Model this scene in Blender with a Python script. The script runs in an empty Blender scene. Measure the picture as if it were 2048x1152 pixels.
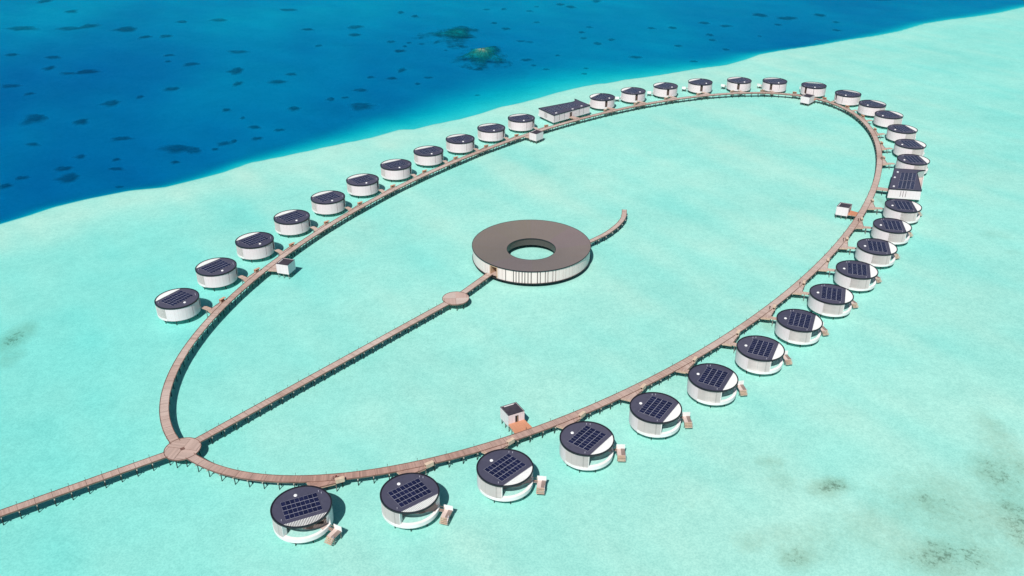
import bpy, math, random
import numpy as np
from mathutils import Vector

random.seed(7)
rng = np.random.default_rng(7)
sc = bpy.context.scene
COL = sc.collection
R = math.radians

# ------------------------------------------------------------------ camera
cam_d = bpy.data.cameras.new('camera')
cam_d.sensor_width = 36.0
cam_d.lens = 36.0 * 1779.3 / 2048.0
cam_d.clip_start = 1.0
cam_d.clip_end = 20000.0
cam = bpy.data.objects.new('camera', cam_d)
COL.objects.link(cam)
cam.location = (0, 0, 151.13)
cam.rotation_euler = (R(90 - 28.634), R(0.067), 0)
sc.camera = cam

# ------------------------------------------------------------------ sky and sun
SUN_EL = R(50.6)
SUN_DIR = Vector((-0.25, -0.78, 1.0)).normalized()
world = bpy.data.worlds.new('World')
sc.world = world
world.use_nodes = True
nt = world.node_tree
bg = nt.nodes['Background']
sky = nt.nodes.new('ShaderNodeTexSky')
sky.sky_type = 'NISHITA'
sky.sun_disc = False
sky.sun_elevation = SUN_EL
sky.sun_rotation = math.atan2(SUN_DIR.x, SUN_DIR.y)
sky.altitude = 100
nt.links.new(sky.outputs[0], bg.inputs[0])
bg.inputs[1].default_value = 0.05
sun_d = bpy.data.lights.new('sun', 'SUN')
sun_d.energy = 4.9
sun_d.angle = R(0.5)
sun_d.color = (1.0, 0.955, 0.90)
sun = bpy.data.objects.new('sun', sun_d)
COL.objects.link(sun)
sun.rotation_euler = (-SUN_DIR).to_track_quat('-Z', 'Y').to_euler()
sc.view_settings.view_transform = 'Standard'
sc.view_settings.look = 'None'
sc.view_settings.exposure = 0.0
sc.view_settings.gamma = 1.0

# ------------------------------------------------------------------ surveyed layout (metres)
RING = [(-84.14,182.12),(-85.31,183.11),(-86.43,184.16),(-87.52,185.25),(-88.56,186.39),(-89.57,187.58),(-90.54,188.81),(-91.46,190.09),(-92.35,191.42),(-93.19,192.79),(-93.99,194.2),(-94.75,195.66),(-95.47,197.17),(-96.15,198.71),(-96.79,200.3),(-97.38,201.94),(-97.93,203.61),(-98.44,205.32),(-98.91,207.08),(-99.34,208.87),(-99.72,210.71),(-100.06,212.58),(-100.36,214.49),(-100.62,216.43),(-100.83,218.42),(-101.01,220.44),(-101.14,222.5),(-101.23,224.59),(-101.27,226.71),(-101.28,228.87),(-101.24,231.06),(-101.16,233.29),(-101.04,235.54),(-100.87,237.83),(-100.67,240.14),(-100.42,242.49),(-100.14,244.87),(-99.81,247.27),(-99.44,249.7),(-99.03,252.16),(-98.58,254.65),(-98.08,257.16),(-97.55,259.7),(-96.98,262.26),(-96.36,264.84),(-95.71,267.45),(-95.01,270.08),(-94.27,272.74),(-93.5,275.41),(-92.68,278.1),(-91.83,280.82),(-90.93,283.55),(-90.0,286.31),(-89.03,289.08),(-88.01,291.86),(-86.96,294.67),(-85.87,297.49),(-84.74,300.32),(-83.57,303.17),(-82.37,306.03),(-81.12,308.91),(-79.84,311.79),(-78.52,314.69),(-77.16,317.6),(-75.76,320.51),(-74.33,323.44),(-72.86,326.37),(-71.36,329.31),(-69.82,332.26),(-68.24,335.21),(-66.63,338.16),(-64.98,341.11),(-63.3,344.07),(-61.58,347.03),(-59.83,349.99),(-58.05,352.95),(-56.24,355.9),(-54.39,358.85),(-52.51,361.8),(-50.6,364.74),(-48.66,367.68),(-46.69,370.61),(-44.68,373.53),(-42.66,376.44),(-40.6,379.33),(-38.52,382.22),(-36.41,385.09),(-34.27,387.95),(-32.11,390.8),(-29.92,393.62),(-27.71,396.43),(-25.48,399.22),(-23.23,402.0),(-20.96,404.75),(-18.66,407.48),(-16.35,410.18),(-14.02,412.86),(-11.67,415.52),(-9.31,418.16),(-6.93,420.76),(-4.54,423.34),(-2.13,425.89),(0.29,428.41),(2.72,430.9),(5.16,433.36),(7.61,435.79),(10.08,438.19),(12.54,440.55),(15.02,442.88),(17.5,445.18),(19.99,447.44),(22.48,449.67),(24.98,451.86),(27.47,454.01),(29.97,456.13),(32.47,458.21),(34.98,460.25),(37.48,462.26),(39.98,464.22),(42.47,466.15),(44.97,468.04),(47.46,469.88),(49.95,471.69),(52.43,473.46),(54.91,475.19),(57.38,476.88),(59.84,478.53),(62.3,480.14),(64.75,481.71),(67.19,483.23),(69.62,484.72),(72.05,486.16),(74.46,487.57),(76.86,488.93),(79.26,490.25),(81.64,491.53),(84.01,492.77),(86.36,493.97),(88.71,495.12),(91.04,496.23),(93.35,497.3),(95.66,498.33),(97.94,499.31),(100.22,500.25),(102.47,501.15),(104.72,502.01),(106.94,502.82),(109.15,503.59),(111.34,504.31),(113.51,504.99),(115.66,505.63),(117.8,506.22),(119.91,506.76),(122.01,507.26),(124.08,507.72),(126.13,508.12),(128.16,508.48),(130.17,508.8),(132.15,509.06),(134.11,509.28),(136.05,509.45),(137.96,509.58),(139.84,509.65),(141.7,509.68),(143.53,509.65),(145.33,509.58),(147.1,509.45),(148.84,509.27),(150.55,509.05),(152.24,508.77),(153.88,508.44),(155.5,508.06),(157.08,507.62),(158.63,507.14),(160.15,506.6),(161.62,506.01),(163.06,505.36),(164.47,504.66),(165.83,503.91),(167.16,503.11),(168.45,502.25),(169.7,501.34),(170.9,500.38),(172.07,499.36),(173.19,498.29),(174.27,497.17),(175.31,496.0),(176.3,494.77),(177.25,493.49),(178.15,492.16),(179.01,490.78),(179.82,489.35),(180.59,487.87),(181.31,486.34),(181.98,484.76),(182.61,483.13),(183.19,481.46),(183.72,479.74),(184.2,477.97),(184.64,476.16),(185.03,474.3),(185.37,472.4),(185.66,470.45),(185.9,468.46),(186.1,466.43),(186.25,464.37),(186.35,462.26),(186.4,460.11),(186.41,457.93),(186.36,455.71),(186.27,453.45),(186.14,451.16),(185.96,448.84),(185.73,446.48),(185.45,444.09),(185.14,441.67),(184.77,439.23),(184.36,436.75),(183.91,434.25),(183.41,431.72),(182.87,429.16),(182.29,426.58),(181.66,423.98),(181.0,421.36),(180.29,418.71),(179.54,416.04),(178.75,413.35),(177.92,410.65),(177.05,407.92),(176.14,405.18),(175.19,402.43),(174.21,399.65),(173.18,396.87),(172.12,394.07),(171.03,391.25),(169.89,388.43),(168.72,385.59),(167.52,382.74),(166.28,379.89),(165.01,377.02),(163.7,374.15),(162.36,371.26),(160.98,368.37),(159.57,365.48),(158.13,362.58),(156.66,359.67),(155.15,356.76),(153.62,353.85),(152.05,350.93),(150.45,348.01),(148.82,345.09),(147.17,342.17),(145.48,339.24),(143.76,336.32),(142.01,333.4),(140.24,330.48),(138.43,327.57),(136.6,324.65),(134.74,321.74),(132.86,318.84),(130.94,315.94),(129.0,313.05),(127.04,310.17),(125.05,307.29),(123.03,304.42),(120.99,301.56),(118.92,298.71),(116.83,295.87),(114.72,293.05),(112.59,290.24),(110.43,287.44),(108.25,284.65),(106.05,281.88),(103.82,279.13),(101.58,276.39),(99.32,273.68),(97.04,270.98),(94.74,268.3),(92.42,265.64),(90.09,263.0),(87.74,260.39),(85.37,257.8),(82.99,255.23),(80.6,252.69),(78.19,250.18),(75.76,247.69),(73.33,245.23),(70.89,242.8),(68.43,240.4),(65.97,238.03),(63.49,235.7),(61.01,233.39),(58.52,231.12),(56.03,228.88),(53.53,226.68),(51.02,224.51),(48.51,222.38),(46.0,220.28),(43.49,218.23),(40.97,216.21),(38.46,214.23),(35.94,212.29),(33.43,210.39),(30.92,208.54),(28.41,206.72),(25.9,204.95),(23.41,203.22),(20.91,201.53),(18.42,199.89),(15.94,198.29),(13.47,196.73),(11.01,195.23),(8.55,193.76),(6.11,192.35),(3.68,190.98),(1.26,189.66),(-1.15,188.38),(-3.55,187.15),(-5.93,185.98),(-8.29,184.85),(-10.64,183.76),(-12.97,182.73),(-15.29,181.75),(-17.58,180.81),(-19.86,179.93),(-22.12,179.1),(-24.36,178.31),(-26.58,177.58),(-28.78,176.9),(-30.95,176.26),(-33.1,175.68),(-35.23,175.15),(-37.34,174.67),(-39.42,174.24),(-41.47,173.87),(-43.5,173.54),(-45.5,173.27),(-47.48,173.05),(-49.43,172.88),(-51.34,172.76),(-53.23,172.69),(-55.1,172.68),(-56.93,172.71),(-58.73,172.8),(-60.49,172.94),(-62.23,173.13),(-63.94,173.38),(-65.61,173.67),(-67.25,174.02),(-68.85,174.42),(-70.42,174.86),(-71.96,175.36),(-73.46,175.91),(-74.92,176.51),(-76.35,177.16),(-77.74,177.87),(-79.1,178.62),(-80.42,179.42),(-81.7,180.27),(-82.94,181.17)]
VILLAS = [('A1',-49.61,158.69,-86.54,14.15),('A2',-24.63,163.33,-73.26,14.19),('A3',-1.92,172.52,-64.73,13.87),('A4',19.28,184.01,-58.59,13.89),('A5',39.03,197.32,-53.81,13.85),('A6',57.54,211.85,-49.91,13.87),('A7',74.97,227.36,-46.49,13.94),('A8',91.42,243.79,-43.43,13.98),('A9',107.01,261.01,-40.55,14.06),('A10',121.6,278.73,-37.85,14.16),('A11',135.35,297.15,-35.19,14.26),('A12',148.03,315.93,-32.52,14.33),('A13',159.78,335.31,-29.76,14.35),('A14',185.07,388.71,-21.08,14.01),('B1',-111.73,258.4,168.94,13.64),('B2',-105.49,281.47,162.93,13.23),('B3',-97.34,303.4,158.33,12.84),('B4',-87.93,324.74,154.41,12.8),('B5',-77.18,344.82,151.02,12.46),('B6',-65.58,364.47,147.88,12.46),('B7',-53.09,383.04,144.94,12.34),('B8',-39.76,401.03,142.09,12.31),('B9',-25.59,418.2,139.26,12.23),('B10',-10.68,434.95,136.32,12.44),('B11',4.72,450.91,133.32,12.9),('C1',50.38,488.47,123.96,13.52),('C2',69.18,500.74,119.43,14.06),('C3',89.19,510.79,113.93,14.01),('C4',110.97,519.02,106.24,14.18),('C5',134.7,522.3,94.5,12.91),('C6',155.43,520.87,78.77,12.49),('C7',175.72,511.48,54.36,11.74),('C8',190.12,494.8,28.48,11.65),('C9',196.94,475.19,9.89,11.89),('C10',198.78,455.93,-1.43,12.41),('C11',196.95,432.6,-10.43,13.13),('C12',192.1,410.05,-16.59,13.74)]
SHELF = [(-232.7,302.2),(-219.5,319.7),(-209.5,331.6),(-201.5,340.5),(-195.0,349.3),(-184.7,357.9),(-169.8,367.5),(-155.6,371.5),(-143.2,382.3),(-134.2,391.0),(-125.6,402.8),(-113.0,410.9),(-100.2,420.0),(-86.9,429.5),(-73.0,438.5),(-59.0,452.0),(-51.2,452.7),(-41.2,461.0),(-28.3,469.5),(-17.6,479.1),(-6.7,491.0),(4.7,498.6),(16.5,509.3),(25.7,518.4),(38.2,528.8),(51.0,537.3),(58.8,539.5),(70.4,547.3),(83.6,552.9),(97.2,559.8),(111.3,568.1),(122.1,574.1),(139.9,581.5),(156.2,595.5),(169.8,610.2),(190.3,622.6),(219.0,636.9),(245.8,653.3),(267.9,664.2),(292.5,680.3),(321.8,705.9),(347.4,720.1),(372.3,731.2),(399.7,746.4),(430.5,768.4),(489.1,804.6)]
CORAL = [(-89.9,513.7,8.7,9.4),(-214.4,403.2,6.2,6.1),(-223.0,416.2,4.4,4.4),(-174.4,444.2,11.3,6.3),(-166.3,441.2,4.1,6.2),(-210.7,458.6,6.3,4.1),(-273.0,491.4,7.3,11.9),(-239.2,518.9,6.4,7.6),(-213.2,547.9,6.1,6.3),(-227.5,533.4,3.0,4.3),(-243.9,486.0,4.4,6.8),(-284.9,590.2,9.8,7.4),(-294.6,585.5,7.8,4.2),(-301.1,707.2,10.7,10.8),(-335.5,718.1,7.8,10.5),(-345.7,709.4,12.3,7.3),(-385.1,708.3,13.1,9.0),(-278.7,683.3,5.2,6.0),(-263.7,685.1,5.2,6.0),(-182.9,587.4,5.9,10.1),(-174.2,557.6,3.1,6.9),(-149.0,561.9,7.5,5.5),(-145.5,580.1,3.9,4.3),(-219.7,607.2,6.0,5.9),(-196.5,637.8,8.4,5.8),(-236.7,736.4,9.5,6.0),(-414.3,815.4,7.0,11.4),(-379.7,846.1,7.2,6.0),(-372.2,770.5,5.8,8.5),(-281.4,836.5,8.9,7.6),(-321.8,829.6,10.6,5.7),(-265.8,733.0,5.5,5.2),(-123.8,715.0,7.0,8.3),(-119.7,688.8,6.0,5.8),(-160.7,706.5,5.4,4.8),(-141.9,655.6,3.2,4.2),(-191.7,777.3,8.3,5.7),(-109.6,527.0,3.0,4.1),(-101.9,530.1,2.6,2.9),(-127.5,507.8,4.6,4.6),(-143.4,475.5,3.8,3.8),(-153.0,450.1,4.2,4.5),(-155.2,441.7,2.2,2.5),(-148.3,453.7,2.1,3.2),(-137.3,457.7,3.2,3.6),(-169.8,424.1,3.0,2.3),(-197.5,416.6,4.4,2.9),(-201.6,428.4,2.5,2.4),(-186.0,392.0,2.6,2.3),(-221.0,432.1,3.5,3.7),(-237.9,403.8,3.3,3.4),(-240.3,393.4,4.2,3.8),(-254.0,448.9,4.1,3.4),(-298.8,539.9,3.6,3.7),(-319.6,557.3,6.9,4.9),(-311.8,597.6,4.6,6.6),(-90.4,668.4,3.6,4.9),(-81.5,641.1,3.5,4.5),(-79.0,572.9,3.8,3.7),(-92.7,575.2,3.2,3.3),(-167.0,505.4,2.9,3.9),(-153.4,490.9,1.7,2.6),(-128.1,470.5,3.0,2.7),(-353.5,631.4,5.6,4.3),(-323.3,625.9,6.2,5.3),(-243.1,630.9,4.2,3.5),(-238.4,615.0,2.7,2.7),(-94.2,546.5,6.1,3.9),(-81.6,838.0,7.1,8.8),(-93.5,768.0,3.5,6.2),(-80.7,753.8,3.5,7.2),(-7.4,780.0,3.1,5.1),(-5.2,708.4,3.9,5.0),(-14.1,728.4,2.9,3.4),(19.5,730.1,2.9,3.4),(42.1,799.1,4.6,5.3),(49.7,788.2,4.5,6.5),(74.2,812.3,4.6,8.3),(14.3,771.5,3.5,3.3),(21.3,788.3,2.7,2.6),(9.5,615.8,4.7,4.5),(14.6,600.8,2.5,2.7),(22.3,587.8,2.8,2.6),(31.7,626.1,2.3,2.3),(6.3,669.5,3.9,2.6),(13.3,666.3,3.5,2.6),(53.6,676.7,2.7,4.0),(63.1,659.7,3.8,4.7),(60.3,713.4,2.9,3.6),(53.3,695.9,2.8,3.5),(48.7,587.6,2.4,2.3),(46.8,570.9,2.4,2.0),(-54.7,573.6,3.1,2.5),(-60.2,559.9,2.3,2.4),(-77.9,574.4,2.4,3.0),(-73.9,590.7,3.1,6.5),(-80.5,642.1,4.1,4.2),(-78.2,655.1,2.3,2.8),(-76.5,665.1,2.3,2.9),(-66.9,661.9,3.5,2.2),(-48.0,643.4,1.5,1.8),(-21.1,525.3,2.5,1.5),(-22.1,777.9,3.6,3.4),(206.6,757.2,7.2,8.3),(224.1,745.3,9.3,8.1),(255.4,756.1,6.0,6.7),(251.3,702.6,3.5,4.4),(259.8,729.2,3.3,3.9),(211.4,722.8,3.0,3.8),(150.8,688.0,3.5,4.8),(149.0,671.0,3.1,3.9),(125.6,708.8,4.1,4.3),(108.5,708.9,3.3,3.6),(168.8,717.2,5.3,4.4),(153.4,643.8,3.0,3.7),(188.0,684.5,1.9,2.7),(120.4,652.4,3.3,4.4),(86.3,620.4,5.8,4.5),(123.4,605.5,3.5,4.4),(73.9,671.4,2.8,3.9),(137.4,837.7,4.7,5.8),(154.5,728.2,5.3,4.6),(405.2,836.1,8.5,5.2),(434.0,833.1,7.5,5.2),(327.6,819.8,11.1,4.9)]
SLITS = [252.2,254.7,257.5,260.4,263.0,265.9,268.8,274.6,277.3,282.0,284.6,289.4,292.3,295.7,299.9,303.1,307.4,311.1,316.0,320.4,326.6,333.7,244.4,240.7,236.8,226.2,222.6,219.8,215.1,211.5,226.2,234.9]
WEED = [(125.0,176.4,11.5,15.7,1.0),(100.3,149.0,22.9,10.4,1.0),(81.2,173.6,5.7,4.4,1.15),(78.7,171.8,7.5,5.9,0.9),(64.8,149.1,6.9,6.5,1.0),(67.6,182.4,6.5,5.3,0.8),(55.6,153.8,8.2,6.7,0.75),(132.2,197.1,9.7,15.5,0.7),(86.6,158.6,19.1,14.9,0.75),(102.0,167.2,7.4,10.0,0.95),(122.1,158.6,10.7,17.8,1.05),(-160.8,244.7,7.3,14.1,1.0),(-156.6,232.9,6.2,9.8,0.85),(-126.8,228.6,6.2,7.6,0.55),(-177.2,318.7,6.0,6.1,0.5),(159.7,353.6,2.6,14.9,1.05),(-95.9,200.9,2.0,10.0,0.8),(43.8,166.4,3.7,3.6,0.6),(119.5,309.8,5.8,8.4,0.4),(102.9,266.9,5.2,7.4,0.75),(83.3,250.3,4.9,6.6,0.75),(63.5,233.8,3.9,4.4,0.6),(190.9,305.3,7.7,5.8,0.6),(-103.4,263.9,5.1,7.3,0.5)]
WEED2 = [(106.4,163.9,27.9,24.9,0.8),(69.5,154.0,16.3,12.3,0.72),(131.8,180.6,7.8,29.3,0.85),(68.0,174.9,7.6,8.1,0.7),(192.0,320.3,11.9,10.5,0.62)]
WEED = WEED + WEED2
PAV = (7.05, 299.4)
HUB = (-86.6, 184.6)
MID = (-19.4, 265.2)
ZD = 2.4            # deck level
ZR = 6.3            # villa roof level
ZB = 1.5            # underside of the buildings
WL = 0.35           # water level
VR = 7.0            # villa radius
RING_A = np.array(RING)

# ------------------------------------------------------------------ materials
def N(m, t): return m.node_tree.nodes.new(t)
def new_mat(name, base=(.5, .5, .5), rough=.6, metal=0.0):
    m = bpy.data.materials.new(name); m.use_nodes = True
    b = m.node_tree.nodes['Principled BSDF']
    b.inputs['Base Color'].default_value = (*base, 1)
    b.inputs['Roughness'].default_value = rough
    b.inputs['Metallic'].default_value = metal
    return m, b
def mix(m, fac, a, b, mode='MIX'):
    n = N(m, 'ShaderNodeMix'); n.data_type = 'RGBA'; n.blend_type = mode
    L = m.node_tree.links
    for sock, v in ((n.inputs[0], fac), (n.inputs[6], a), (n.inputs[7], b)):
        if isinstance(v, (int, float)): sock.default_value = v
        elif isinstance(v, tuple): sock.default_value = (*v, 1)
        else: L.new(v, sock)
    return n.outputs[2]
def math_n(m, op, a, b=None, clamp=False):
    n = N(m, 'ShaderNodeMath'); n.operation = op; n.use_clamp = clamp
    for i, v in enumerate((a, b)):
        if v is None: continue
        if isinstance(v, (int, float)): n.inputs[i].default_value = v
        else: m.node_tree.links.new(v, n.inputs[i])
    return n.outputs[0]
def maprange(m, v, a, b, c=0., d=1., smooth=False):
    n = N(m, 'ShaderNodeMapRange'); n.clamp = True
    if smooth: n.interpolation_type = 'SMOOTHSTEP'
    m.node_tree.links.new(v, n.inputs[0])
    for i, q in enumerate((a, b, c, d)): n.inputs[i + 1].default_value = q
    return n.outputs[0]
def noise(m, vec, scale, detail=3., rough=.55):
    n = N(m, 'ShaderNodeTexNoise'); n.inputs['Scale'].default_value = scale
    n.inputs['Detail'].default_value = detail; n.inputs['Roughness'].default_value = rough
    if vec is not None: m.node_tree.links.new(vec, n.inputs['Vector'])
    return n.outputs['Fac']
def coord(m, kind): return N(m, 'ShaderNodeTexCoord').outputs[kind]
def uv_split(m):
    s = N(m, 'ShaderNodeSeparateXYZ'); u = N(m, 'ShaderNodeUVMap'); u.uv_map = 'UVMap'
    m.node_tree.links.new(u.outputs[0], s.inputs[0]); return s.outputs[0], s.outputs[1]
def world_pos(m): return N(m, 'ShaderNodeNewGeometry').outputs['Position']
def white1(m, v):
    n = N(m, 'ShaderNodeTexWhiteNoise'); n.noise_dimensions = '1D'
    m.node_tree.links.new(v, n.inputs['W']); return n.outputs['Value']

def plank_mat(name, light, dark, grey, plank=.36, bay=3.9, contrast=.55):
    m, b = new_mat(name, light, .62)
    u, v = uv_split(m)
    idx = math_n(m, 'FLOOR', math_n(m, 'DIVIDE', u, plank))
    rnd = white1(m, idx)
    bayr = white1(m, math_n(m, 'ADD', math_n(m, 'FLOOR', math_n(m, 'DIVIDE', u, bay * .5)), 500.5))
    p = world_pos(m)
    wear = maprange(m, noise(m, p, .035, 3.), .38, .62)
    fine = noise(m, p, 2.2, 4.)
    c = mix(m, math_n(m, 'MULTIPLY', rnd, contrast), light, dark)
    c = mix(m, math_n(m, 'MULTIPLY', bayr, .30), c, dark)
    c = mix(m, math_n(m, 'MULTIPLY', wear, .55), c, grey)
    c = mix(m, .25, c, mix(m, fine, dark, grey))
    if name == 'deck_planks':      # view-dependent sheen painted into the colour: redder on the near arm, paler beyond
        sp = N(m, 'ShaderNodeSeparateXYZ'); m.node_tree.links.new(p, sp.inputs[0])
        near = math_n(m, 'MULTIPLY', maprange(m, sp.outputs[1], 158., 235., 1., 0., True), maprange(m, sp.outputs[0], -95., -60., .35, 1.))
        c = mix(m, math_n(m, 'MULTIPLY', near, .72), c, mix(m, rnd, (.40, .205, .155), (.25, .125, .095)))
    fr = math_n(m, 'FRACT', math_n(m, 'DIVIDE', u, bay))
    seam = math_n(m, 'LESS_THAN', fr, .026)
    c = mix(m, math_n(m, 'MULTIPLY', seam, .75), c, tuple(q * .3 for q in dark))
    fr2 = math_n(m, 'FRACT', math_n(m, 'DIVIDE', u, plank))
    gap = math_n(m, 'LESS_THAN', fr2, .10)
    c = mix(m, math_n(m, 'MULTIPLY', gap, .42), c, tuple(q * .35 for q in dark))
    m.node_tree.links.new(c, b.inputs['Base Color'])
    return m

def board_mat(name, base, dirt, board=.16, sheet=1.22, amount=.16, rough=.45):
    m, b = new_mat(name, base, rough)
    u, v = uv_split(m)
    r1 = white1(m, math_n(m, 'FLOOR', math_n(m, 'DIVIDE', u, board)))
    r2 = white1(m, math_n(m, 'ADD', math_n(m, 'FLOOR', math_n(m, 'DIVIDE', u, sheet)), 77.5))
    info = N(m, 'ShaderNodeObjectInfo').outputs['Random']
    p = world_pos(m)
    st = N(m, 'ShaderNodeCombineXYZ')
    m.node_tree.links.new(math_n(m, 'MULTIPLY', u, 3.0), st.inputs[0])
    m.node_tree.links.new(math_n(m, 'MULTIPLY', v, .25), st.inputs[1])
    m.node_tree.links.new(math_n(m, 'MULTIPLY', info, 40.0), st.inputs[2])
    streak = maprange(m, noise(m, st.outputs[0], 1.0, 4.), .45, .75)
    c0 = mix(m, math_n(m, 'MULTIPLY', info, .22), base, tuple(q * .86 for q in base))
    c = mix(m, math_n(m, 'MULTIPLY', r1, amount), c0, dirt)
    c = mix(m, math_n(m, 'MULTIPLY', r2, amount * .6), c, dirt)
    c = mix(m, math_n(m, 'MULTIPLY', streak, amount * 1.4), c, dirt)
    fr = math_n(m, 'FRACT', math_n(m, 'DIVIDE', u, sheet))
    seam = math_n(m, 'LESS_THAN', fr, .03)
    c = mix(m, math_n(m, 'MULTIPLY', seam, .45), c, tuple(q * .45 for q in dirt))
    m.node_tree.links.new(c, b.inputs['Base Color'])
    return m

def spotty_mat(name, a, bcol, scale=.6, rough=.6, lo=.4, hi=.7, metal=0.):
    m, b = new_mat(name, a, rough, metal)
    p = world_pos(m)
    c = mix(m, maprange(m, noise(m, p, scale, 4.), lo, hi), a, bcol)
    m.node_tree.links.new(c, b.inputs['Base Color'])
    return m

M = {}
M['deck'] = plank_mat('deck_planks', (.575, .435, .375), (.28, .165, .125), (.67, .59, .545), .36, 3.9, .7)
M['deck_red'] = plank_mat('worn_red_planks', (.54, .37, .315), (.26, .14, .11), (.62, .48, .43))
M['deck_fresh'] = plank_mat('oiled_planks', (.62, .27, .15), (.42, .16, .08), (.60, .33, .22), .30, 50.)
M['deck_villa'] = plank_mat('terrace_planks', (.66, .52, .47), (.44, .31, .27), (.70, .59, .56), .30, 60., .6)
M['curb'] = spotty_mat('curb_timber', (.14, .075, .06), (.26, .15, .12), .5)
M['fascia'] = spotty_mat('fascia_timber', (.55, .40, .29), (.40, .29, .24), .4)
M['beam'] = spotty_mat('beam_ends', (.56, .52, .46), (.36, .32, .28), .4)
M['pile'] = spotty_mat('pile_timber', (.032, .036, .033), (.02, .024, .022), .8, .8)
M['pile_pale'] = spotty_mat('pile_concrete', (.26, .25, .22), (.10, .10, .09), .8, .8)
M['post'] = spotty_mat('post_metal', (.05, .05, .05), (.09, .08, .07), 1.)
M['wall'] = board_mat('white_boards', (.78, .69, .715), (.60, .53, .55))
M['wallp'] = board_mat('pavilion_boards', (.81, .685, .66), (.62, .52, .50), .22, 2.4)
M['slat'] = board_mat('screen_slats', (.72, .65, .64), (.48, .43, .42), .10, 9.)
M['white'] = spotty_mat('white_render', (.82, .82, .815), (.74, .74, .73), .5, .4)
M['perg'] = spotty_mat('pergola_white', (.85, .85, .845), (.79, .79, .785), .6, .4)
m, b = new_mat('roof_membrane', (.07, .07, .11), .5)
_i = N(m, 'ShaderNodeObjectInfo').outputs['Random']
p = world_pos(m)
c = mix(m, _i, (.054, .056, .094), (.078, .077, .118))
c = mix(m, maprange(m, noise(m, p, .55, 5., .7), .52, .72, 0, .45), c, (.10, .10, .14))
c = mix(m, maprange(m, noise(m, p, .9, 3., .6), .55, .68, 0, .4), c, (.045, .045, .07))
m.node_tree.links.new(c, b.inputs['Base Color']); M['roof'] = m
M['roof_box'] = spotty_mat('hut_roof_membrane', (.042, .036, .05), (.062, .054, .068), .5, .55)
M['rim'] = spotty_mat('black_trim', (.012, .013, .02), (.022, .022, .03), 1., .4)
M['dark'] = spotty_mat('dark_gap', (.02, .02, .022), (.035, .03, .03), 1., .7)
M['door'] = spotty_mat('door_timber', (.07, .05, .042), (.11, .075, .06), 1., .5)
M['portal'] = spotty_mat('portal_timber', (.55, .36, .24), (.42, .27, .18), .8, .5)
M['rack'] = spotty_mat('pale_timber', (.66, .52, .40), (.52, .38, .28), 1., .6)
M['rack_o'] = spotty_mat('orange_timber', (.60, .36, .24), (.46, .26, .17), 1., .6)
M['bike'] = spotty_mat('bicycle_paint', (.14, .015, .02), (.09, .012, .015), 2., .35)
M['tyre'] = spotty_mat('tyre_rubber', (.02, .02, .02), (.03, .03, .03), 2., .8)
M['frame'], _b = new_mat('panel_frame', (.48, .49, .58), .4, .2)
M['cell'], _b = new_mat('panel_glass', (.010, .011, .038), .16, 0.)
_b.inputs['Coat Weight'].default_value = .3
_m = M['cell']
_info = N(_m, 'ShaderNodeObjectInfo').outputs['Random']
_m.node_tree.links.new(mix(_m, _info, (.008, .010, .038), (.014, .017, .058)), _b.inputs['Base Color'])
M['glass'], _b = new_mat('window_glass', (.36, .42, .41), .12)
M['pool'], _b = new_mat('pool_water', (.36, .66, .60), .07)
_m = M['pool']
_m.node_tree.links.new(mix(_m, maprange(_m, noise(_m, world_pos(_m), 1.6, 3.), .35, .65), (.33, .63, .575), (.43, .72, .66)), _b.inputs['Base Color'])
M['skyl'], _b = new_mat('skylight_dome', (.82, .84, .86), .25)

# pavilion roof: standing-seam metal, radial sheets, each sheet a little different
m, b = new_mat('seamed_roof', (.2, .18, .18), .42, .35)
u, v = uv_split(m)     # u = angle in degrees
r1 = white1(m, math_n(m, 'FLOOR', math_n(m, 'DIVIDE', u, 1.5)))
r2 = white1(m, math_n(m, 'ADD', math_n(m, 'FLOOR', math_n(m, 'DIVIDE', u, 45.)), 3.5))
c = mix(m, r2, (.31, .24, .245), (.29, .25, .20))
c = mix(m, math_n(m, 'MULTIPLY', r1, .38), c, (.29, .26, .25))
fr = math_n(m, 'FRACT', math_n(m, 'DIVIDE', u, 1.5))
c = mix(m, math_n(m, 'MULTIPLY', math_n(m, 'LESS_THAN', fr, .14), .5), c, (.12, .105, .10))
c = mix(m, .12, c, mix(m, noise(m, world_pos(m), .25, 4.), (.12, .1, .1), (.34, .31, .3)))
m.node_tree.links.new(c, b.inputs['Base Color'])
M['seam'] = m

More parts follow.
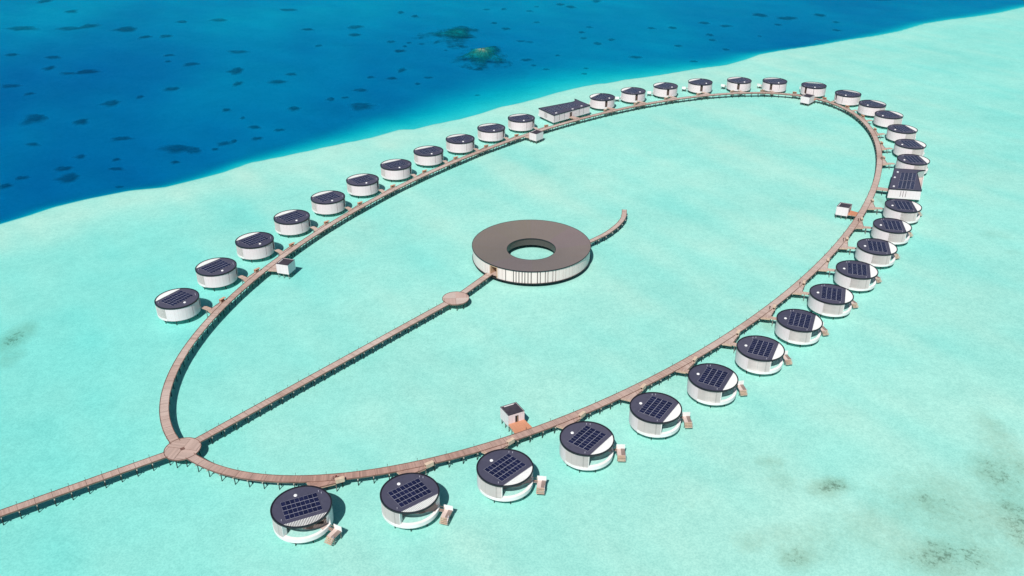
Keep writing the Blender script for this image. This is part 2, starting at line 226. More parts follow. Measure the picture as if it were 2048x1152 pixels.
# ------------------------------------------------------------------ mesh builder
class MB:
    def __init__(s): s.v = []; s.f = []; s.uv = []; s.mi = []
    def face(s, pts, uv=None, mi=0):
        i = len(s.v); s.v += [tuple(p) for p in pts]; s.f.append(tuple(range(i, i + len(pts))))
        s.uv.append(uv if uv else [(p[0], p[1]) for p in pts]); s.mi.append(mi)
    def prism(s, poly, z0, z1, mi=0, rot=0., bottom=True, side_mi=None):
        c, q = math.cos(rot), math.sin(rot)
        t = [(x, y, z1) for x, y in poly]; uv = [(x * c + y * q, -x * q + y * c) for x, y in poly]
        s.face(t, uv, mi)
        if bottom: s.face([(x, y, z0) for x, y in reversed(poly)], uv[::-1], mi)
        L = 0
        for k in range(len(poly)):
            a, b = poly[k], poly[(k + 1) % len(poly)]; d = math.hypot(b[0] - a[0], b[1] - a[1])
            s.face([(*a, z0), (*b, z0), (*b, z1), (*a, z1)], [(L, z0), (L + d, z0), (L + d, z1), (L, z1)], mi if side_mi is None else side_mi)
            L += d
    def box(s, cx, cy, cz, lx, ly, lz, rot=0., mi=0):
        c, q = math.cos(rot), math.sin(rot)
        P = [(cx + x * lx / 2 * c - y * ly / 2 * q, cy + x * lx / 2 * q + y * ly / 2 * c) for x, y in ((-1, -1), (1, -1), (1, 1), (-1, 1))]
        s.prism(P, cz - lz / 2, cz + lz / 2, mi, rot)
    def arc(s, r0, r1, a0, a1, z0, z1, n=None, mi=0, c=(0, 0), ends=True):
        n = n or max(2, int(abs(a1 - a0) / 4))
        A = [R(a0 + (a1 - a0) * k / n) for k in range(n + 1)]
        o = [(c[0] + r1 * math.cos(t), c[1] + r1 * math.sin(t)) for t in A]
        i = [(c[0] + r0 * math.cos(t), c[1] + r0 * math.sin(t)) for t in A]
        for k in range(n):
            u0, u1 = A[k] * r1, A[k + 1] * r1
            s.face([(*o[k], z0), (*o[k + 1], z0), (*o[k + 1], z1), (*o[k], z1)], [(u0, z0), (u1, z0), (u1, z1), (u0, z1)], mi)
            s.face([(*i[k + 1], z0), (*i[k], z0), (*i[k], z1), (*i[k + 1], z1)], [(u1, z0), (u0, z0), (u0, z1), (u1, z1)], mi)
            s.face([(*i[k], z1), (*o[k], z1), (*o[k + 1], z1), (*i[k + 1], z1)], [(u0, 0), (u0, r1 - r0), (u1, r1 - r0), (u1, 0)], mi)
            s.face([(*i[k], z0), (*i[k + 1], z0), (*o[k + 1], z0), (*o[k], z0)], [(u0, 0), (u1, 0), (u1, r1 - r0), (u0, r1 - r0)], mi)
        if ends and abs(a1 - a0) < 359.9:
            for k in (0, n): s.face([(*i[k], z0), (*o[k], z0), (*o[k], z1), (*i[k], z1)], None, mi)
    def tube(s, p, q, r, n=8, mi=0, r2=None):
        p, q = Vector(p), Vector(q); d = (q - p).normalized(); r2 = r if r2 is None else r2
        x = d.orthogonal().normalized(); y = d.cross(x)
        P = [p + (x * math.cos(t) + y * math.sin(t)) * r for t in [2 * math.pi * k / n for k in range(n)]]
        Q = [q + (x * math.cos(t) + y * math.sin(t)) * r2 for t in [2 * math.pi * k / n for k in range(n)]]
        for k in range(n): s.face([P[k], P[(k + 1) % n], Q[(k + 1) % n], Q[k]], None, mi)
        s.face(Q, None, mi); s.face(P[::-1], None, mi)
    def dome(s, cx, cy, z, r, h, n=14, m=4, mi=0):
        for j in range(m):
            a, b = j / m * math.pi / 2, (j + 1) / m * math.pi / 2
            for k in range(n):
                t, u = 2 * math.pi * k / n, 2 * math.pi * (k + 1) / n
                P = [(cx + r * math.cos(e) * math.cos(w), cy + r * math.cos(e) * math.sin(w), z + h * math.sin(e)) for e, w in ((a, t), (a, u), (b, u), (b, t))]
                s.face(P if j < m - 1 else P[:3], None, mi)
    def mesh(s, name, mats):
        me = bpy.data.meshes.new(name)
        me.from_pydata(s.v, [], s.f)
        l = me.uv_layers.new(name='UVMap')
        l.data.foreach_set('uv', [q for f in s.uv for p in f for q in p])
        for mt in (mats if isinstance(mats, (list, tuple)) else [mats]): me.materials.append(mt)
        me.polygons.foreach_set('material_index', s.mi)
        me.update(); return me
    def build(s, name, mats, parent=None, label=None):
        return link(name, s.mesh(name, mats), parent, label)

def link(name, data, parent=None, label=None, loc=None, rz=None):
    o = bpy.data.objects.new(name, data); COL.objects.link(o)
    if parent: o.parent = parent
    if label: o['label'] = label
    if loc: o.location = loc
    if rz is not None: o.rotation_euler = (0, 0, rz)
    return o
def tag(o, label, cat, group=None):
    o['label'] = label; o['category'] = cat
    if group: o['group'] = group
    return o
def thing(name, label, cat, loc=(0, 0, 0), rz=0., group=None):
    o = bpy.data.objects.new(name, None); COL.objects.link(o)
    o.empty_display_size = .5
    o.location = loc; o.rotation_euler = (0, 0, rz)
    return tag(o, label, cat, group)
KIDS = {}
def kids(o): return [c for c in o.children]
def copy_tree(o, parent=None, flat=None):
    c = o.copy(); COL.objects.link(c)
    if parent: c.parent = parent
    for ch in kids(o): copy_tree(ch, c)
    return c
def pt(a, r): return (r * math.cos(R(a)), r * math.sin(R(a)))

# ------------------------------------------------------------------ sea floor and water
def seg_dist(px, py, poly):
    best = np.full(px.shape, 1e9); side = np.zeros(px.shape)
    for (ax, ay), (bx, by) in zip(poly[:-1], poly[1:]):
        dx, dy = bx - ax, by - ay; L = dx * dx + dy * dy
        t = np.clip(((px - ax) * dx + (py - ay) * dy) / L, 0, 1)
        d = np.hypot(px - ax - t * dx, py - ay - t * dy)
        c = dx * (py - ay) - dy * (px - ax)
        k = d < best; best = np.where(k, d, best); side = np.where(k, c, side)
    return np.where(side > 0, best, -best)
def sst(x, a, b):
    t = np.clip((x - a) / (b - a), 0, 1); return t * t * (3 - 2 * t)
def waves(x, y, n, lam, seed, ang=None, spread=3.14):
    g = np.random.default_rng(seed); o = np.zeros_like(x)
    for k in range(n):
        th = g.uniform(0, 6.28) if ang is None else ang + g.normal(0, spread)
        f = 2 * math.pi / (lam * g.uniform(.6, 1.8)); o += np.sin((x * math.cos(th) + y * math.sin(th)) * f + g.uniform(0, 6.28)) * g.uniform(.5, 1)
    return o / math.sqrt(n)
SH = [(-1800., -900.)] + [(-420., 40.)] + SHELF + [(900., 1030.), (3000., 1900.)]
gx = np.concatenate([[-6000, -3000, -1500, -800], np.arange(-520, 700, 2.6), [800, 1200, 2500, 6000]])
gy = np.concatenate([[-3000, -800, -200, 20], np.arange(60, 620, 2.4), np.arange(620, 1150, 4.0), [1250, 1500, 2500, 6000, 9000]])
GX, GY = np.meshgrid(gx, gy)
s = seg_dist(GX, GY, SH)
KEL = np.sqrt(GX ** 2 + GY ** 2 + 151. ** 2) / 151. + 1.333      # slant path through the water per metre of depth
Ls = 2.30 + .20 * waves(GX, GY, 7, 60, 1) + .09 * waves(GX, GY, 8, 16, 2) + .15 * waves(GX, GY, 6, 20, 3, R(35), .12)
Ls += .24 * waves(GX, GY, 5, 30, 9, R(35), .08) * sst(-GX, -190, -150) * sst(GY, 240, 330) * sst(-s, 10, 60)
Ls += .95 * sst(-GX, 30, 120) * sst(-s, 12, 50) * sst(-GY, -420, -260)
Ls -= .35 * sst(GX, 10, 90) * sst(-GY, -240, -150)
Ls += .50 * sst(GX, 140, 330)
Ls -= .32 * np.exp(-((s + 12) / 14.) ** 2)
dsh = np.clip(Ls, 1.3, 4.2) / KEL
wdt = np.where(GX < -150, 34., 34. + 54. * sst(GX, -150, -20)) - 60 * sst(GX, 0, 210)
Ld = 33.5 + 3.6 * waves(GX, GY, 6, 130, 5) + 1.1 * waves(GX, GY, 6, 44, 6) + 9. * sst(-GX, 120, 320) * sst(-GY, -760, -420) - 6.5 * sst(GY, 560, 800) + 3. * sst(GX, 100, 260)
Ll = 2.0 + 6.2 * sst(s, -1.0, 3.0 + 4.0 * sst(-GX, 120, 180))
Ll = Ll + (Ld - Ll) * sst(s, 0.5, wdt) ** .75
w_ = sst(s, -1.5, .8)
dep = dsh * (1 - w_) + Ll / KEL * w_
nx, ny = len(gx), len(gy)
verts = np.stack([GX, GY, WL - dep], -1).reshape(-1, 3)
ii = np.arange(nx * ny).reshape(ny, nx)
quads = np.stack([ii[:-1, :-1], ii[:-1, 1:], ii[1:, 1:], ii[1:, :-1]], -1).reshape(-1, 4)
me = bpy.data.meshes.new('sea_floor')
me.from_pydata(verts.tolist(), [], quads.tolist())
me.polygons.foreach_set('use_smooth', [True] * len(me.polygons))
weed = np.zeros_like(GX)
for x, y, rx, ry, a in WEED: weed = np.maximum(weed, a * np.exp(-(((GX - x) / rx) ** 2 + ((GY - y) / ry) ** 2)))
at = me.attributes.new('weed', 'FLOAT', 'POINT'); at.data.foreach_set('value', weed.reshape(-1).astype(np.float32))
m, b = new_mat('lagoon_sand', (.75, .76, .6), .95)
p = world_pos(m)
sandA, sandB = (.90, .825, .685), (.60, .615, .515)
n1 = maprange(m, noise(m, p, 1.9, 3., .7), .41, .59)
n2 = maprange(m, noise(m, p, .11, 4., .6), .35, .65)
n4 = maprange(m, noise(m, p, .5, 3., .6), .40, .60)
n5 = maprange(m, noise(m, p, .014, 3., .5), .35, .65)
f = math_n(m, 'ADD', math_n(m, 'MULTIPLY', n1, .42), math_n(m, 'ADD', math_n(m, 'MULTIPLY', n2, .20), math_n(m, 'ADD', math_n(m, 'MULTIPLY', n4, .20), math_n(m, 'MULTIPLY', n5, .20))))
c = mix(m, f, sandB, sandA)
att = N(m, 'ShaderNodeAttribute'); att.attribute_name = 'weed'
w1 = noise(m, p, .10, 6., .78); w2 = noise(m, p, 1.3, 4., .75)
wm = math_n(m, 'MULTIPLY', math_n(m, 'ADD', math_n(m, 'MULTIPLY', w1, .75), math_n(m, 'MULTIPLY', w2, .45)), att.outputs['Fac'])
c = mix(m, maprange(m, wm, .27, .60, 0, .56), c, (.45, .37, .25))
w4 = noise(m, p, .55, 4., .7)
w3 = math_n(m, 'MULTIPLY', math_n(m, 'ADD', math_n(m, 'MULTIPLY', w1, .35), math_n(m, 'ADD', math_n(m, 'MULTIPLY', w4, .45), math_n(m, 'MULTIPLY', w2, .50))), math_n(m, 'ADD', .35, math_n(m, 'MULTIPLY', att.outputs['Fac'], .65)))
c = mix(m, maprange(m, w3, .625, .74, 0, .62), c, (.14, .13, .085))
m.node_tree.links.new(c, b.inputs['Base Color'])
b.inputs['Specular IOR Level'].default_value = 0
me.materials.append(m)
fl = link('sea_floor', me); fl['kind'] = 'structure'; fl['label'] = 'pale sandy lagoon floor dropping off into deep blue water'

wm_ = MB(); wm_.prism([(-5900, -2900), (5900, -2900), (5900, 8900), (-5900, 8900)], -80, WL)
m = bpy.data.materials.new('sea_water'); m.use_nodes = True
t = m.node_tree; t.nodes.clear()
out = t.nodes.new('ShaderNodeOutputMaterial')
tr = t.nodes.new('ShaderNodeBsdfTransparent'); gl = t.nodes.new('ShaderNodeBsdfGlossy')
gl.inputs['Roughness'].default_value = .09
fr = t.nodes.new('ShaderNodeFresnel'); fr.inputs['IOR'].default_value = 1.33
bp = t.nodes.new('ShaderNodeBump'); bp.inputs['Strength'].default_value = .55; bp.inputs['Distance'].default_value = .12
pp = t.nodes.new('ShaderNodeNewGeometry')
nz = t.nodes.new('ShaderNodeTexNoise'); nz.inputs['Scale'].default_value = .75; nz.inputs['Detail'].default_value = 4
t.links.new(pp.outputs['Position'], nz.inputs['Vector']); t.links.new(nz.outputs['Fac'], bp.inputs['Height'])
t.links.new(bp.outputs[0], fr.inputs['Normal']); t.links.new(bp.outputs[0], gl.inputs['Normal'])
mu = t.nodes.new('ShaderNodeMath'); mu.operation = 'MULTIPLY'; mu.inputs[1].default_value = .08
t.links.new(fr.outputs[0], mu.inputs[0])
mx = t.nodes.new('ShaderNodeMixShader')
t.links.new(mu.outputs[0], mx.inputs[0]); t.links.new(tr.outputs[0], mx.inputs[1]); t.links.new(gl.outputs[0], mx.inputs[2])
t.links.new(mx.outputs[0], out.inputs['Surface'])
va = t.nodes.new('ShaderNodeVolumeAbsorption')
SIG = (.41, .049, .0195); D = .5
va.inputs['Color'].default_value = (*(1 - q / D for q in SIG), 1); va.inputs['Density'].default_value = D
t.links.new(va.outputs[0], out.inputs['Volume'])
wat = wm_.build('water', m); wat['kind'] = 'structure'; wat['label'] = 'clear turquoise lagoon and deep blue sea'

# ------------------------------------------------------------------ coral on the deep floor
m, b = new_mat('coral_rock', (.08, .08, .07), .95)
p = world_pos(m)
c = mix(m, maprange(m, noise(m, p, .35, 4.), .38, .66), (.36, .37, .34), (.52, .515, .45))
c = mix(m, math_n(m, 'MULTIPLY', N(m, 'ShaderNodeObjectInfo').outputs['Random'], .5), c, (.24, .25, .23))
m.node_tree.links.new(c, b.inputs['Base Color']); M['coral'] = m
def fade_edge(m, scale, amp, r0, r1, amax=1.):
    """ragged, thinning rim: the growth breaks up towards the edge of the patch"""
    b = m.node_tree.nodes['Principled BSDF']
    sx = N(m, 'ShaderNodeAttribute'); sx.attribute_name = 'rim'
    nz = noise(m, world_pos(m), scale, 5., .65)
    v = math_n(m, 'ADD', sx.outputs['Fac'], math_n(m, 'MULTIPLY', math_n(m, 'SUBTRACT', nz, .5), amp))
    m.node_tree.links.new(maprange(m, v, r0, r1, amax, 0., True), b.inputs['Alpha'])
fade_edge(m, .09, .8, .0, 1.05, .85)
m, b = new_mat('reef_flat', (.2, .2, .1), .95)
p = world_pos(m)
c = mix(m, maprange(m, noise(m, p, .17, 8., .75), .42, .58), (.17, .18, .15), (.27, .40, .31))
m.node_tree.links.new(c, b.inputs['Base Color']); M['reef'] = m
fade_edge(m, .085, 2.6, .0, .9, .85)
def mound(seed, name, nr=7, na=36):
    g = np.random.default_rng(seed); ph = g.uniform(0, 6.28, 8); am = g.uniform(.3, 1, 8) * np.array([.16, .16, .12, .1, .08, .06, .05, .05])
    v = [(0, 0, 1.)]; f = []
    for j in range(1, nr + 1):
        for k in range(na):
            th = 2 * math.pi * k / na
            rad = 1 + sum(am[q] * math.sin((q + 1) * th + ph[q]) for q in range(8))
            q = j / nr; h = (1 - q ** 1.2) * (1 + (g.uniform(-.25, .25) if j < nr else 0)) - .1 * q
            v.append((math.cos(th) * rad * q, math.sin(th) * rad * q, h))
    for k in range(na):
        f.append((0, 1 + k, 1 + (k + 1) % na))
        for j in range(nr - 1):
            a = 1 + j * na; f.append((a + k, a + na + k, a + na + (k + 1) % na, a + (k + 1) % na))
    me = bpy.data.meshes.new(name); me.from_pydata(v, [], f)
    at = me.attributes.new('rim', 'FLOAT', 'POINT')
    at.data.foreach_set('value', [0.] + [j / nr for j in range(1, nr + 1) for k in range(na)])
    me.polygons.foreach_set('use_smooth', [True] * len(f)); return me
def depth_at(x, y):
    j = min(max(np.searchsorted(gy, y), 1), ny - 1); i = min(max(np.searchsorted(gx, x), 1), nx - 1)
    return dep[j, i]
cm = [mound(20 + k, 'coral_patch') for k in range(6)]
for q in cm: q.materials.append(M['coral'])
for k, (x, y, a, bb) in enumerate(CORAL):
    o = link('coral_patch', cm[k % 6], None, None, (x, y, WL - depth_at(x, y) + .04), 0)
    o.scale = (a * 1.08, bb * 1.08, .35 + .2 * random.random())
    tag(o, 'dark coral patch on the deep blue sea floor beyond the shelf edge', 'coral', 'dark coral patches on the deep sea floor')
for (x, y, rx, ry, top, lab, sd) in ((-21.5, 623, 25, 32, -.35, 'pale green and brown coral reef rising near the surface, nearer and brighter of two', 61), (-43.5, 690, 28, 36, -2.3, 'dim blue green coral reef in deep water behind the brighter reef', 62)):
    me = mound(sd, 'coral_reef', 26, 96); me.materials.append(M['reef'])
    zf = WL - depth_at(x, y) + .1
    o = link('coral_reef', me, None, None, (x, y, zf), 0)
    o.scale = (rx, ry, top - zf); tag(o, lab, 'reef', 'coral reefs in the deep water')

# ------------------------------------------------------------------ boardwalks
def offset_path(P, d, closed):
    P = np.array(P); n = len(P)
    if closed: T = np.roll(P, -1, 0) - np.roll(P, 1, 0)
    else: T = np.gradient(P, axis=0)
    T = T / np.hypot(T[:, 0], T[:, 1])[:, None]
    return P + np.stack([-T[:, 1], T[:, 0]], 1) * d
def strip(mb, P, d0, d1, z0, z1, closed, U):
    A = offset_path(P, d0, closed); B = offset_path(P, d1, closed); n = len(P)
    for k in range(n if closed else n - 1):
        j = (k + 1) % n; u0, u1 = U[k], U[k + 1]
        a, b, c, d = A[k], A[j], B[j], B[k]
        mb.face([(*a, z1), (*d, z1), (*c, z1), (*b, z1)], [(u0, d0), (u0, d1), (u1, d1), (u1, d0)])
        mb.face([(*a, z0), (*b, z0), (*c, z0), (*d, z0)], [(u0, d0), (u1, d0), (u1, d1), (u0, d1)])
        mb.face([(*a, z0), (*a, z1), (*b, z1), (*b, z0)], [(u0, z0), (u0, z1), (u1, z1), (u1, z0)])
        mb.face([(*d, z0), (*c, z0), (*c, z1), (*d, z1)], [(u0, z0), (u1, z0), (u1, z1), (u0, z1)])
    if not closed:
        for k in (0, n - 1): mb.face([(*A[k], z0), (*B[k], z0), (*B[k], z1), (*A[k], z1)])
def resample(P, step, closed):
    P = np.array(P, float); Q = np.vstack([P, P[:1]]) if closed else P
    L = np.concatenate([[0], np.cumsum(np.hypot(*np.diff(Q, axis=0).T))]); n = max(2, int(round(L[-1] / step)))
    t = np.linspace(0, L[-1], n + 1); X = np.stack([np.interp(t, L, Q[:, k]) for k in (0, 1)], 1)
    return (X[:-1] if closed else X), t
pile_me = MB(); pile_me.tube((0, 0, -3.2), (0, 0, 0), .13, 8); pile_me = pile_me.mesh('pile', M['pile'])
beam_me = MB(); beam_me.box(0, 0, -.16, .22, 2.74, .26); beam_me = beam_me.mesh('beam', M['beam'])
post_me = MB(); post_me.tube((0, 0, -.3), (0, 0, .72), .045, 6); post_me.box(0, 0, .76, .13, .13, .1); post_me = post_me.mesh('light_post', M['post'])
def merged(name, me, places, parent):
    v0 = np.empty(len(me.vertices) * 3); me.vertices.foreach_get('co', v0); v0 = v0.reshape(-1, 3)
    V = []; F = []
    for (x, y, z, rz) in places:
        c, q = math.cos(rz), math.sin(rz); b = len(V)
        V += [(x + a * c - e * q, y + a * q + e * c, z + w) for a, e, w in v0]
        F += [tuple(b + i for i in p.vertices) for p in me.polygons]
    m2 = bpy.data.meshes.new(name); m2.from_pydata(V, [], F); m2.materials.append(me.materials[0])
    o = link(name, m2, parent); o['kind'] = 'stuff'; return o
def scatter(name, me, places, parent):
    places = sorted(places, key=lambda p: p[0] ** 2 + p[1] ** 2)
    for p in places[:100]: link(name, me, parent, None, p[:3], p[3])
    if len(places) > 100: merged(name, me, places[100:], parent)
def boardwalk(name, label, P, width, closed, posts, bay=3.9, group='timber boardwalks on piles'):
    root = thing(name, label, 'boardwalk', (0, 0, 0), 0, group)
    P, U = resample(P, 1.3, closed); h = width / 2
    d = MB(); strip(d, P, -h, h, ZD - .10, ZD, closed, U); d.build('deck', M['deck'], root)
    for sg in (-1, 1):
        c = MB(); strip(c, P, sg * h - .08, sg * h + .08, ZD - .14, ZD + .10, closed, U); c.build('curb', M['curb'], root)
        c = MB(); strip(c, P, sg * (h - .22) - .06, sg * (h - .22) + .06, ZD - .46, ZD - .145, closed, U); c.build('fascia', M['fascia'], root)
    Q, _ = resample(P, bay, closed)
    T = (np.roll(Q, -1, 0) - np.roll(Q, 1, 0)) if closed else np.gradient(Q, axis=0)
    pl, bm, po = [], [], []
    for k in range(len(Q)):
        if not closed and (k == 0 or k == len(Q) - 1): continue
        a = math.atan2(T[k, 1], T[k, 0]); nx_, ny_ = -math.sin(a), math.cos(a)
        bm.append((Q[k, 0], Q[k, 1], ZD - .46, a))
        for sg in (-1, 1): pl.append((Q[k, 0] + sg * nx_ * (h - .5), Q[k, 1] + sg * ny_ * (h - .5), ZD - .6, 0))
        if posts and k % posts[1] == 0: po.append((Q[k, 0] + posts[0] * nx_ * (h + .12), Q[k, 1] + posts[0] * ny_ * (h + .12), ZD, a))
    scatter('pile', pile_me, pl, root); scatter('crossbeam', beam_me, bm, root)
    if po: scatter('light_post', post_me, po, root)
    return root
def direct(p, q, r0, r1, n=30):
    p, q = np.array(p), np.array(q); d = (q - p) / np.hypot(*(q - p))
    return np.linspace(p + d * r0, q - d * r1, n)
hub_gap = [p for p in RING if math.hypot(p[0] - HUB[0], p[1] - HUB[1]) > 4.6]
# the loop runs from the round deck all the way round and back to it
k0 = max(range(len(RING)), key=lambda k: -math.hypot(RING[k][0] - HUB[0], RING[k][1] - HUB[1]))
loop = [RING[(k0 + k) % len(RING)] for k in range(len(RING))]
loop = [tuple(np.array(loop[k]) * (1 - f) + np.array(loop[k + 1]) * f) for k in range(len(loop) - 1) for f in (0., .25, .5, .75)]
loop = [p for p in loop if math.hypot(p[0] - HUB[0], p[1] - HUB[1]) > 3.7]
boardwalk('boardwalk', 'long timber boardwalk looping in an oval past all the round villas', loop, 2.45, False, (1 if False else -1, 2))
boardwalk('boardwalk', 'straight timber jetty leaving the picture at its left edge below the round deck', direct(HUB, (-190, 114.6), 4.2, 0), 2.4, False, (-1, 1))
boardwalk('boardwalk', 'straight timber jetty from the crossing deck to the small round deck', direct(HUB, MID, 4.2, 4.1), 2.4, False, (1, 1))
boardwalk('boardwalk', 'short timber jetty between the small round deck and the doughnut pavilion', direct(MID, (PAV[0] - 15.2, PAV[1] - 16.2), 4.1, 0), 2.4, False, None)
cj = [(25.9, 306.6), (30.09, 310.08), (32.94, 312.88), (36.53, 316.67), (40.34, 322.02), (43.41, 327.5), (45.5, 333.15), (46.57, 340.4)]
cjs = []
for k in range(len(cj) - 1):
    p0, p1, p2, p3 = [np.array(cj[min(max(k + q, 0), len(cj) - 1)]) for q in (-1, 0, 1, 2)]
    for q in np.linspace(0, 1, 6, endpoint=False): cjs.append(.5 * ((2 * p1) + (p2 - p0) * q + (2 * p0 - 5 * p1 + 4 * p2 - p3) * q * q + (3 * p1 - p0 - 3 * p2 + p3) * q ** 3))
cjs.append(np.array(cj[-1]))
boardwalk('boardwalk', 'short curved timber jetty hooking out behind the doughnut pavilion', cjs, 1.9, False, None, 4.4)

def round_deck(label, c, r, axis, motif):
    root = thing('round_deck', label, 'deck', (c[0], c[1], 0), axis, 'round timber decks on the jetties')
    d = MB(); n = 48; a = [2 * math.pi * k / n for k in range(n)]
    zs = (ZD - .1, ZD + .006)
    for q in range(4):
        poly = [(0., 0.)] + [pt(q * 90 + 45 + k * 7.5, r) for k in range(13)]
        d.prism(poly, *zs, rot=R((q % 2) * 90 + 45), mi=0 if motif else q % 2)
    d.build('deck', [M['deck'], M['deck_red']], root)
    if motif:
        s_ = MB(); s_.box(0, 0, ZD + .012, 1.15, 1.15, .012, R(0)); s_.build('inlay', M['curb'], root)
        s_ = MB()
        for k in range(4): s_.tube((*pt(45 + 90 * k, .8), ZD + .006), (*pt(45 + 90 * k, r - .5), ZD + .006), .045, 5)
        s_.build('inlay_strip', M['curb'], root)
    c1 = MB(); c1.arc(r - .03, r + .12, 0, 360, ZD - .2, ZD + .09, 60); c1.build('curb', M['curb'], root)
    c2 = MB(); c2.arc(r - .35, r - .1, 0, 360, ZD - .46, ZD - .21, 60); c2.build('fascia', M['fascia'], root)
    for k in range(10): link('pile', pile_me, root, None, (*pt(k * 36 + 12, r - .6), ZD - .4), 0)
round_deck('large round timber deck where four boardwalks meet', HUB, 4.6, R(33.9), True)
round_deck('small round timber deck halfway along the central jetty before the pavilion', MID, 4.5, R(50.2), False)

# ------------------------------------------------------------------ ring pavilion
def pavilion():
    root = thing('ring_pavilion', 'large doughnut shaped white pavilion with brown metal roof open in the middle', 'pavilion', (PAV[0], PAV[1], 0))
    Ro, Ri, zi = 22.05, 9.4, 4.35
    da = 231.0      # door bearing
    gaps = sorted(set(SLITS)); gaps = [g for g in gaps if abs(g - da) > 5]
    edges = [(g - .38, g + .38) for g in gaps if 244 < g < 294] + [(g - .13, g + .13) for g in gaps if not 244 < g < 294]
    edges += [(da - 4.4, da + 4.4)]
    edges.sort(); w = MB(); a = -125.0 + 360 - 360
    cur = edges[-1][1] - 360
    for e0, e1 in edges:
        if e0 > cur: w.arc(21.6, 21.95, cur, e0, ZB, 6.12, None)
        cur = max(cur, e1)
    w.build('wall', M['wallp'], root)
    b = MB(); b.arc(21.2, 21.45, da + 4.4, da - 4.4 + 360, ZB + .1, 6.1, 90); b.build('slit_window', M['dark'], root)
    p_ = MB(); p_.arc(21.64, 22.0, da - 4.4, da + 4.4, 5.55, 6.1, 4)
    for sg in (-1, 1): p_.arc(18.5, 22.02, da + sg * 4.1 - .6, da + sg * 4.1 + .6, ZB, 5.55, 2)
    p_.build('portal', M['portal'], root)
    d_ = MB(); d_.arc(18.5, 18.7, da - 4.4, da + 4.4, ZD, 5.6, 4); d_.build('door', M['dark'], root)
    f_ = MB(); f_.arc(Ri, 21.1, 0, 360, ZB, ZD - .05, 120); f_.arc(21.2, 22.15, 0, 360, 1.22, ZB - .004, 120); f_.build('floor_slab', M['dark'], root)
    t_ = MB(); t_.arc(18.72, 22.3, da - 3.5, da + 3.5, ZD - .05, ZD + .02, 4); t_.build('threshold', M['deck'], root)
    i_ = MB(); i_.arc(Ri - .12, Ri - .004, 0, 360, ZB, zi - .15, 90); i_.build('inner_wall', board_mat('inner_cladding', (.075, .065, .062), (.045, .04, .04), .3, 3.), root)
    r_ = MB(); n = 240
    for k in range(n):
        a0, a1 = 360 * k / n, 360 * (k + 1) / n
        O0, O1, I0, I1 = pt(a0, Ro), pt(a1, Ro), pt(a0, Ri - .2), pt(a1, Ri - .2)
        r_.face([(*I0, zi), (*O0, ZR - .02), (*O1, ZR - .02), (*I1, zi)], [(a0, 0), (a0, 12), (a1, 12), (a1, 0)])
        r_.face([(*I0, zi - .15), (*I1, zi - .15), (*O1, ZR - .17), (*O0, ZR - .17)], [(a0, 0), (a1, 0), (a1, 12), (a0, 12)])
    rf = r_.build('roof', M['seam'], root)
    e_ = MB(); e_.arc(Ro, Ro + .14, 0, 360, ZR - .28, ZR + .04, 120); e_.arc(Ri - .34, Ri - .2, 0, 360, zi - .3, zi + .05, 90); e_.build('roof_trim', M['rim'], rf)
    s_ = MB()
    for k in range(120):
        a0 = k * 3.
        P, Q = pt(a0, Ri), pt(a0, Ro - .05)
        s_.tube((*P, zi + .0), (*Q, ZR - .02), .035, 4)
    s_.build('standing_seam', M['seam'], rf)
    for k in range(24): link('pile', pile_me, root, None, (*pt(k * 15, 20.6), ZB), 0)
pavilion()

